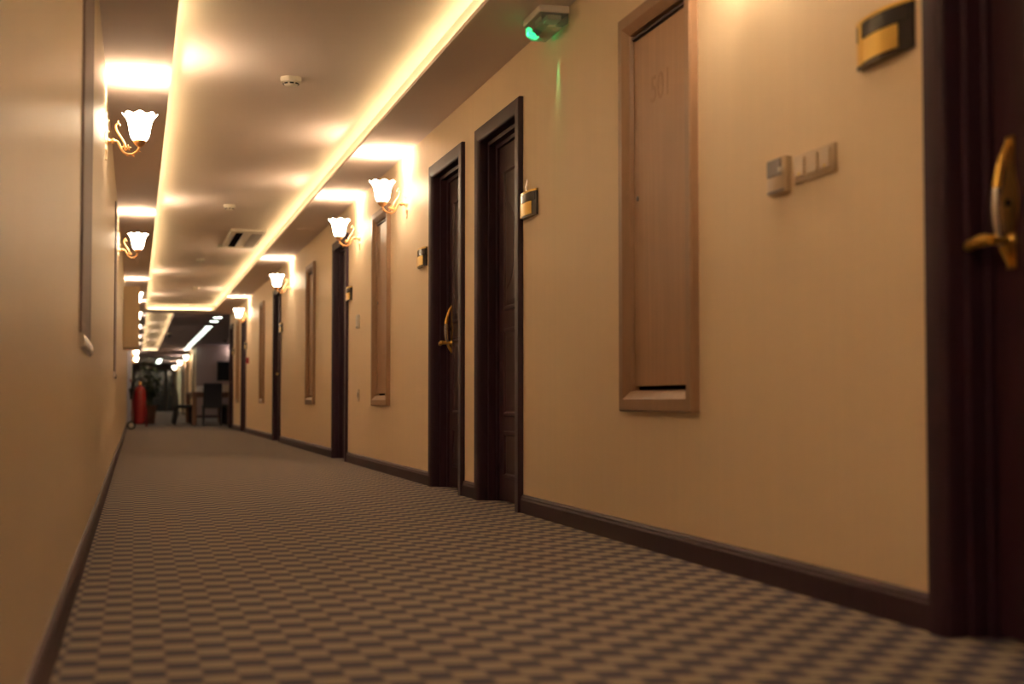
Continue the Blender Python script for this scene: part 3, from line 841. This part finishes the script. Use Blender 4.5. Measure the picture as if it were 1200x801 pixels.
for i, ((x, yy), rz, lb) in enumerate(seats):
    o = c0 if i == 0 else dup(c0, (0, 0, 0))
    o.location = (x, yy, 0); o.rotation_euler = (0, 0, rz)
    tag(o, lb, 'chair', 'dark dining chairs around the table')

# white tableware and a carton on the table
for k, (x, yy, s) in enumerate(((1.75, 36.8, 1.0), (1.95, 37.6, 1.2), (2.12, 36.2, 1.1))):
    o = MB().lathe([(0.05 * s, 0), (0.06 * s, 0.01), (0.11 * s, 0.05), (0.135 * s, 0.10), (0.128 * s, 0.10), (0.10 * s, 0.055), (0.03 * s, 0.02)], n=24).build('serving_bowl', 'porcelain', None, (x, yy, TZ), smooth=50)
    tag(o, 'white porcelain serving bowl on the brown dining table', 'bowl', 'white bowls on the dining table')
o = MB().box(-0.16, 0.16, -0.22, 0.22, 0, 0.10, 0.02, 2).box(-0.15, 0.15, -0.21, 0.21, 0.10, 0.17, 0.025, 2).build('folded_linen', 'linen', None, (1.70, 38.4, TZ), smooth=50)
tag(o, 'stack of white folded linen on the brown dining table', 'linen')
r = empty('carton', (2.15, 35.4, TZ))
MB().box(-0.10, 0.10, -0.14, 0.14, 0, 0.17, 0.004).build('box_body', 'cardboard', r)
MB().box(-0.105, 0.105, -0.145, 0.145, 0.15, 0.185, 0.003).build('lid', 'cardboard', r)
tag(r, 'small pale carton behind the chair at the table end', 'box')

r = empty('television', (3.25, BAY1 - 0.004, 1.28))
MB().box(-0.55, 0.55, -0.06, -0.012, 0, 0.66, 0.006).build('housing', 'black_plastic', r)
MB().box(-0.535, 0.535, -0.0625, -0.058, 0.02, 0.645).build('screen', 'screen', r)
MB().box(-0.15, 0.15, -0.02, 0, 0.2, 0.46).build('wall_bracket', 'black_plastic', r)
tag(r, 'black flat television on the back wall of the dining bay', 'television')

r = empty('globe_lamp', (3.24, BAY1 - 0.002, 2.30))
MB().lathe([(0.05, 0), (0.05, -0.015), (0.015, -0.03), (0.012, -0.06)], n=16, axis='y').build('base', 'white_plastic', r, smooth=40)
MB().lathe([(0.015 + 0.085 * math.sin(PI * i / 12), -0.13 - 0.085 * math.cos(PI * i / 12)) for i in range(13)], n=20, axis='y').build('globe', 'globe_glow', r, smooth=60)
tag(r, 'small white glowing globe lamp above the television', 'wall lamp')

# row of rectangular ceiling lights along the bay edge
for k, yy in enumerate([33.0, 34.6] + [37.2 + 1.4 * i for i in range(13)]):
    r = empty('ceiling_light', (1.79, yy, ZS))
    MB().box(-0.10, 0.10, -0.14, 0.14, -0.014, 0, 0.003).build('frame', 'white_plastic', r)
    MB().box(-0.085, 0.085, -0.12, 0.12, -0.018, -0.012).build('diffuser', 'panel_glow', r)
    tag(r, 'small white rectangular ceiling light in the row along the dining bay', 'ceiling light', 'rectangular ceiling lights along the bay')
r = empty('strip_light', (1.05, 69.0, ZS - 0.002))
MB().box(-0.10, 0.10, -3.2, 3.2, -0.05, 0, 0.01).build('housing', 'white_plastic', r)
MB().box(-0.08, 0.08, -3.1, 3.1, -0.062, -0.048).build('tube_cover', 'panel_glow', r)
tag(r, 'long white strip light on the ceiling before the end doors', 'ceiling light')
p = on_z(198, 390, ZS)
r = empty('dome_camera', (p.x, p.y, ZS))
MB().lathe([(0.085, 0), (0.085, -0.03), (0.075, -0.04)], n=20).build('base', 'white_plastic', r, smooth=40)
MB().lathe([(0.075 * math.cos(PI / 2 * i / 6) + 0.002, -0.04 - 0.075 * math.sin(PI / 2 * i / 6)) for i in range(7)], n=20).build('dome', 'dark_gloss', r, smooth=60)
tag(r, 'dark dome camera on the ceiling beside the distant narrow cove', 'camera')
p = on_z(264, 398, ZS)
r = empty('motion_sensor', (p.x, p.y, ZS))
MB().lathe([(0.07, 0), (0.07, -0.02), (0.05, -0.03)], n=20).build('base', 'grey_plastic', r, smooth=40)
MB().lathe([(0.05, -0.03), (0.045, -0.055), (0.02, -0.075)], n=20).build('lens', 'black_plastic', r, smooth=60)
tag(r, 'small dark motion sensor on the dining bay ceiling', 'sensor')

# far end: dark glazed double doors
def glazed(name, x0, x1, z1, label):
    r = empty(name, (x0, YF, 0)); w = x1 - x0
    for (a, b, c, d) in ((0, 0.09, 0, z1), (w - 0.09, w, 0, z1), (0.09, w - 0.09, z1 - 0.10, z1), (0.09, w - 0.09, 0, 0.10)):
        MB().box(a, b, -0.06, 0, c, d, 0.005).build('door_frame', 'frame_wood', r)
    MB().box(0.09, w - 0.09, -0.035, -0.02, 0.10, z1 - 0.10).build('glass_pane', 'night_glass', r)
    MB().tube([(w - 0.14, -0.09, 0.9), (w - 0.14, -0.10, 1.05), (w - 0.14, -0.09, 1.2)], 0.012, 8).build('pull_handle', 'brass_soft', r, smooth=50)
    return tag(r, label, 'door', kind='structure')
glazed('door_8', -0.10, 0.72, 2.28, 'dark glazed end door behind the plant')
glazed('door_9', 0.72, 1.55, 2.28, 'dark glazed end door in the middle of the far wall')
glazed('door_10', 1.55, 1.99, 2.28, 'narrow dark glazed side light at the far wall')
# wood-framed piers on the wall past the bay
for k, yy in enumerate((50.0, 55.5, 58.5, 65.0)):
    struct(MB().box(XR - 0.05, XR, yy, yy + 0.35, 0, 2.3, 0.006), 'trim_%d' % (4 + k), 'wall_paint')
for k, yy in enumerate((51.5, 56.8, 63.0)):
    o = dup(proto_n, (XR, yy, 0)); o.name = 'door_%d' % (11 + k)
    tag(o, 'distant mahogany door on the wall past the dining bay', 'door', 'distant doors past the dining bay', 'structure')
